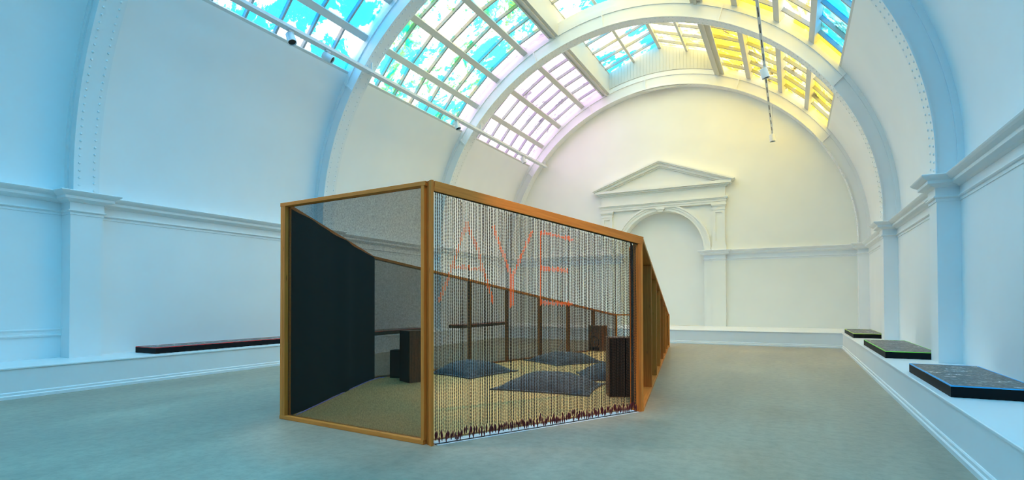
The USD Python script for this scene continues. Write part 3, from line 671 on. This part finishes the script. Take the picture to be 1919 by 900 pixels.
obj('bead_strings', beads(dark_v), BEADM, cur, kind='stuff')
obj('letter_beads', beads(org_v), ORANGE, cur, kind='stuff', label='orange beads spelling AYE')
obj('bead_tips', beads(tas_v), TASSELM, cur, kind='stuff', label='dark red pointed tips')
obj('cords', join(thr), BEADM, cur, kind='stuff')
u = nrmz(R - C); a3, b3 = v3(C + u * .04 + nCR * OFF, ZT['C'] - .112), v3(R - u * .08 + nCR * OFF, ZT['R'] - .112 + .01)
obj('hanging_batten', tube([a3, (a3 + b3) / 2, b3], .006), BEADM, cur)

# violet cable along the foot of the black panel
nAL = inward(A, L); nBA = inward(B, A); uBA = nrmz(B - A)
cab = [v3(L + nAL * .16 + nrmz(A - L) * .12, .023), v3(L + nAL * .15 + (A - L) * .2, .023), v3((A + L) / 2 + nAL * .14, .023), v3(A + nAL * .14 + nrmz(L - A) * .5, .023), v3(A + nAL * .14 + nBA * .05 + nrmz(L - A) * .1, .023),
       v3(A + uBA * .12 + nBA * .16, .023), v3(A + uBA * .25 + nBA * .17, .023)]
from scipy.interpolate import CubicSpline
cs = CubicSpline(np.linspace(0, 1, len(cab)), np.array(cab)); obj('power_cable', tube(cs(np.linspace(0, 1, 60)), .0075), VIOLET, smooth=True, label='thin violet cable along the foot of the black panel', cat='cable')

# ------------------------------------------------------------------ loudspeakers and box in the booth
CZ = .0155
def speaker(loc, ang, w, d, h, label, drivers=True, dark_back=True):
    """front faces local -y turned by ang"""
    t = thing('floor_speaker', label, 'loudspeaker', (loc[0], loc[1], CZ), group='floor speakers inside the booth')
    ca, sa = math.cos(ang), math.sin(ang)
    def T(mesh):
        v, f = fin(mesh); x = v[:, 0] * ca - v[:, 1] * sa + loc[0]; y = v[:, 0] * sa + v[:, 1] * ca + loc[1]
        return np.stack([x, y, v[:, 2] + CZ], 1), f
    e = .008
    b = [[-w / 2 + e, -d / 2 + .02], [w / 2 - e, -d / 2 + .02], [w / 2, -d / 2 + .02 + e], [w / 2, d / 2 - e], [w / 2 - e, d / 2], [-w / 2 + e, d / 2], [-w / 2, d / 2 - e], [-w / 2, -d / 2 + .02 + e]]
    obj('cabinet', T(hexa([[x, y, .0] for x, y in b], [[x, y, h] for x, y in b])), VENEER, t)
    obj('front_baffle', T(box(-w / 2 + .006, w / 2 - .006, -d / 2, -d / 2 + .021, .006, h - .006)), VENEER if drivers else BLACKM, t)
    if dark_back: obj('back_panel', T(box(-w / 2 + .03, w / 2 - .008, d / 2 - .002, d / 2 + .004, .01, h - .012)), BLACKM, t, label='black back panel')
    if drivers:
        for zc, r in ((h * .36, w * .36), (h * .80, w * .17)):
            wf = obj('driver', T(lathe((0, -d / 2 - .012, zc), (0, 1, 0), [(0.004, r * 1.12), (0, r * 1.1), (.0, r), (.012, r * .92), (.03, r * .35), (.022, r * .3), (.016, r * .05)], 24)), DARKM, t, smooth=30)
            obj('dust_cap', T(lathe((0, -d / 2 - .004, zc), (0, 1, 0), [(0, .002), (.004, r * .2), (.014, r * .32)], 16)), DRIVER, wf, smooth=True)
        obj('port_panel', T(box(-w * .4, w * .4, -d / 2 - .004, -d / 2 + .002, .03, h * .16)), BLACKM, t)
    return t
# right near: its dark back is turned to the viewer
fx = np.array([.347, .175]); fx /= np.linalg.norm(fx); bk = np.array([-fx[1], fx[0]]); pc = np.array([-2.427, 7.842]) + fx * .195 + bk * .19
speaker(pc, math.atan2(fx[1], fx[0]) + math.pi, .39, .36, .89, 'tall brown speaker with black back, inside the booth at its right front corner')
fx = np.array([-.90, .42]); fx /= np.linalg.norm(fx); bk = np.array([fx[1], -fx[0]]); bk = -bk if bk[1] < 0 else bk
pc = np.array([-5.985, 7.60]) + fx * .18 + bk * .19
speaker(pc, math.atan2(-fx[1], -fx[0]), .36, .36, .915, 'tall red-brown speaker seen through the dark front gauze', drivers=False, dark_back=False)
speaker(np.array([-5.00, 15.05]), -.22, .42, .36, .73, 'brown speaker showing its round drivers, at the narrow far end of the booth', dark_back=False)
q = A + uBA * .52 + nBA * .28
qb = thing('bass_speaker', 'low wide black box behind the red-brown speaker', 'loudspeaker', (q[0], q[1], CZ))
qa = math.atan2(.30, .95)
def TQ(mesh):
    v, f = fin(mesh); ca, sa = math.cos(qa), math.sin(qa)
    return np.stack([v[:, 0] * ca - v[:, 1] * sa + q[0] + .22, v[:, 0] * sa + v[:, 1] * ca + q[1] + .02, v[:, 2] + CZ], 1), f
obj('cabinet', TQ(box(-.34, .34, -.12, .12, 0, .52)), BLACKM, qb); obj('grille', TQ(box(-.31, .31, -.13, -.118, .04, .49)), DARKM, qb)

# ------------------------------------------------------------------ floor cushions
def cushion(corners, h, seed, label):
    P = np.array(corners, float); c = P.mean(0)
    t = thing('floor_cushion', label, 'cushion', (c[0], c[1], CZ), group='floor cushions on the booth carpet')
    n = 44; g_ = np.linspace(-1, 1, n); U, V = np.meshgrid(g_, g_, indexing='ij')
    pin = 1 - .07 * (1 - np.abs(U) ** 2)                     # sides pulled in between the corners
    pin2 = 1 - .07 * (1 - np.abs(V) ** 2)
    a, b = U * pin2 * .0 + U * (1 - .07 * (1 - V ** 2)), V * (1 - .07 * (1 - U ** 2))
    w = [(1 - a) * (1 - b) / 4, (1 + a) * (1 - b) / 4, (1 + a) * (1 + b) / 4, (1 - a) * (1 + b) / 4]
    XY = sum(w[k][..., None] * P[k] for k in range(4))
    inn = .90
    bump = np.clip(1 - (np.abs(U) / inn) ** 2.6, 0, 1) ** .62 * np.clip(1 - (np.abs(V) / inn) ** 2.6, 0, 1) ** .62
    q3 = np.stack([XY[..., 0], XY[..., 1], np.full_like(U, seed * 3.3)], -1)
    wr = fbm(q3 * 3.2, 4, seed) - .5; wr2 = noise(q3 * [9, 3, 1], seed + 9) - .5
    top = .022 + h * bump * (1 + .42 * wr) + .030 * wr2 * bump ** .3 + .018 * wr * (1 - bump)
    bot = np.full_like(top, .0) + .012 * np.clip(wr, 0, 1) * (1 - bump)
    top = np.maximum(top, bot + .010) + CZ; bot = bot + CZ
    core = (np.abs(U) <= inn + .03) & (np.abs(V) <= inn + .03)
    idx = np.arange(n * n).reshape(n, n)
    def sub(mask_cell):
        F = []
        for i in range(n - 1):
            for j in range(n - 1):
                if mask_cell[i, j]:
                    q_ = [idx[i, j], idx[i + 1, j], idx[i + 1, j + 1], idx[i, j + 1]]; F.append(q_); F.append([x + n * n for x in q_[::-1]])
        # rim
        for i in range(n - 1):
            for (p_, q_) in (((i, 0), (i + 1, 0)), ((i + 1, n - 1), (i, n - 1)), ((0, i + 1), (0, i)), ((n - 1, i), (n - 1, i + 1))):
                ci, cj = min(p_[0], q_[0], n - 2), min(p_[1], q_[1], n - 2)
                if mask_cell[ci, cj]: F.append([idx[q_], idx[p_], idx[p_] + n * n, idx[q_] + n * n])
        return np.array(F)
    VV = np.vstack([np.stack([XY[..., 0], XY[..., 1], top], -1).reshape(-1, 3), np.stack([XY[..., 0], XY[..., 1], bot], -1).reshape(-1, 3)])
    cc = core[:-1, :-1] & core[1:, 1:]
    for nm, mk in (('cover', cc), ('flange', ~cc)):
        F = sub(mk); used = np.unique(F); re = np.full(len(VV), -1); re[used] = np.arange(len(used))
        obj(nm, (VV[used], re[F]), CUSHM, t, smooth=60)
cushion([(-5.26, 8.49), (-4.98, 9.92), (-6.30, 10.14), (-6.45, 8.80)], .22, 1, 'charcoal floor cushion on the left, nearest the front gauze')
cushion([(-4.62, 11.06), (-3.86, 12.25), (-5.02, 12.95), (-5.80, 11.80)], .22, 2, 'charcoal floor cushion furthest back on the carpet')
cushion([(-4.36, 7.62), (-2.70, 7.74), (-2.86, 9.05), (-4.45, 9.00)], .22, 3, 'large charcoal floor cushion closest to the bead curtain')
cushion([(-3.30, 9.22), (-2.35, 9.70), (-2.85, 10.80), (-3.86, 10.24)], .25, 4, 'charcoal floor cushion half hidden behind the black-backed speaker')

# ------------------------------------------------------------------ black display boxes on the ledges
def display(x0, x1, y0, y1, edge, label, seed, ez=.012):
    t = thing('display_box', label, 'display box', ((x0 + x1) / 2, (y0 + y1) / 2, LEDGE_Z + .001), group='display boxes on the ledges')
    z0, z1 = LEDGE_Z + .001, .592
    obj('body', box(x0, x1, y0, y1, z0, z1 - .012), BLACKM, t)
    w = .014
    obj('edge_band', join([box(x0, x0 + w, y0, y1, z1 - .012, z1), box(x1 - w, x1, y0, y1, z1 - .012, z1), box(x0 + w, x1 - w, y0, y0 + w, z1 - .012, z1), box(x0 + w, x1 - w, y1 - w, y1, z1 - .012, z1)]), EDGE[edge], t, label=f'{edge} edge line')
    obj('printed_top', box(x0 + w, x1 - w, y0 + w, y1 - w, z1 - .012, z1 - .002), COLLAGE[seed], t, label='top printed with a collage of small dark photographs')
display(1.420, 2.150, 6.90, 9.08, 'blue', 'black display box with blue-edged printed top, nearest on the right ledge', 0)
display(1.405, 2.150, 11.08, 14.18, 'green', 'black display box with green-edged printed top, middle one on the right ledge', 1)
display(1.425, 2.100, 16.66, 19.30, 'lime', 'black display box with yellow-green edged top, furthest on the right ledge', 2)
display(-11.30, -10.64, 5.97, 10.4, 'red', 'long black display box with red-edged top, left ledge beside the booth’s front post', 0)
display(-11.30, -10.64, 11.10, 14.6, 'red', 'long black display box on the left ledge, seen through the front gauze', 1)
display(-11.30, -10.64, 16.66, 20.2, 'red', 'long black display box on the left ledge, seen through the bead curtain', 2)

# ------------------------------------------------------------------ lighting tracks and spotlights
tl = thing('lighting_track', 'long white lighting track across the left roof lights', 'lighting track', (-9.66, 7, 7.37))
obj('rail', box(-9.745, -9.575, -2, 21.95, 7.37, 7.44), WHITEPL, tl)
for y in PIL[1:]:
    obj('bracket', join([box(-9.72, -9.60, y + .12, y + .30, 7.355, 7.375), box(-9.68, -9.64, y + .19, y + .23, 7.43, zcurve(-9.66 - XC, 6.63, 6.31))]), WHITEPL, tl)
tr = thing('lighting_track', 'slim lighting track with dark slots hanging on the right of the roof', 'lighting track', (-.57, 7, 7.45))
obj('rail', box(-.60, -.54, -2, 21.95, 7.45, 7.50), WHITEPL, tr); obj('slot', join([box(-.580, -.560, y, y + .42, 7.445, 7.452) for y in np.arange(-2, 21.4, .78)]), DARKM, tr, kind='stuff')
for y in PIL[1:]:
    obj('suspension_wire', cyl((-.57, y + .24, 7.49), (-.57, y + .24, zcurve(-.57 - XC, 6.63, 6.31)), .004, 6), CHROME, tr)
def spot(x, y, z, d, label, r=.095, ln=.25, watts=0, cone=16):
    d = np.array(d, float) / np.linalg.norm(d); t = thing('track_spotlight', label, 'spotlight', (x, y, z), group='spotlights on the lighting tracks')
    c = np.array([x, y, z - .16])
    obj('adaptor', box(x - .03, x + .03, y - .07, y + .07, z - .035, z - .0005), WHITEPL, t)
    obj('stem', cyl((x, y, z - .03), c, .018, 10), WHITEPL, t)
    b = obj('lamp_body', lathe(c - d * ln * .45, d, [(0, .01), (0, r * .85), (.015, r * .95), (ln * .5, r), (ln, r), (ln, r * .88), (ln - .03, r * .86), (ln - .04, .01)], 20), WHITEPL, t, smooth=30)
    obj('lens', lathe(c - d * ln * .45, d, [(ln - .028, .002), (ln - .026, r * .85), (ln - .03, r * .86), (ln - .034, .002)], 20), DARKM, b)
    if watts:                                                     # added to warm the booth timber, not a known lamp: warm beam
        li = UsdLux.SphereLight.Define(stage, str(t.GetPath()) + '/added_beam')
        li.CreateRadiusAttr(.04); li.CreateIntensityAttr(watts); li.CreateNormalizeAttr(True); li.CreateColorAttr(Gf.Vec3f(1.0, .62, .30))
        sh = UsdLux.ShapingAPI.Apply(li.GetPrim()); sh.CreateShapingConeAngleAttr(cone); sh.CreateShapingConeSoftnessAttr(.6)
        zz = -d; xx = np.cross([0, 1., 0], zz); xx /= np.linalg.norm(xx); yy = np.cross(zz, xx); pos = np.array([0, 0, -.16]) + d * (ln * .55 + .05)
        li.AddTransformOp().Set(Gf.Matrix4d(*xx, 0, *yy, 0, *zz, 0, *pos, 1))
spot(-9.66, 8.2, 7.368, (.5, -.1, -1), 'white spotlight on the left track, first from the left')
spot(-9.66, 9.25, 7.368, (.8, .5, -.6), 'white spotlight on the left track aimed along the hall, second from the left')
spot(-9.66, 14.8, 7.368, (.4, 0, -1), 'white spotlight on the left track, in front of the cyan panes')
spot(-9.66, 19.7, 7.368, (.4, .2, -1), 'white spotlight at the far end of the left track by the lilac panes')
spot(-.57, 15.2, 7.447, (.25, .1, -1), 'bluish-white spotlight halfway along the right track')
spot(-.57, 21.4, 7.447, (.1, .0, -1), 'small spotlight at the lower end of the right track')
def aimed(x, y, z, tgt, label, watts, cone): spot(x, y, z, np.array(tgt) - [x, y, z - .16], label, watts=watts, cone=cone)  # lit spots added out of view to warm the booth wood
aimed(-.57, 1.6, 7.447, (-2.9, 5.6, 1.2), 'added unseen white spotlight on the right track near the viewer, lit and aimed at the booth', 60, 15)
aimed(-.57, 3.4, 7.447, (-3.3, 7.4, .0), 'added unseen white spotlight on the right track above the viewer, lit and aimed into the booth', 165, 14)
aimed(-9.66, 1.4, 7.368, (-4.4, 4.9, 1.2), 'added unseen white spotlight on the left track near the viewer, lit and aimed at the booth front', 130, 14)
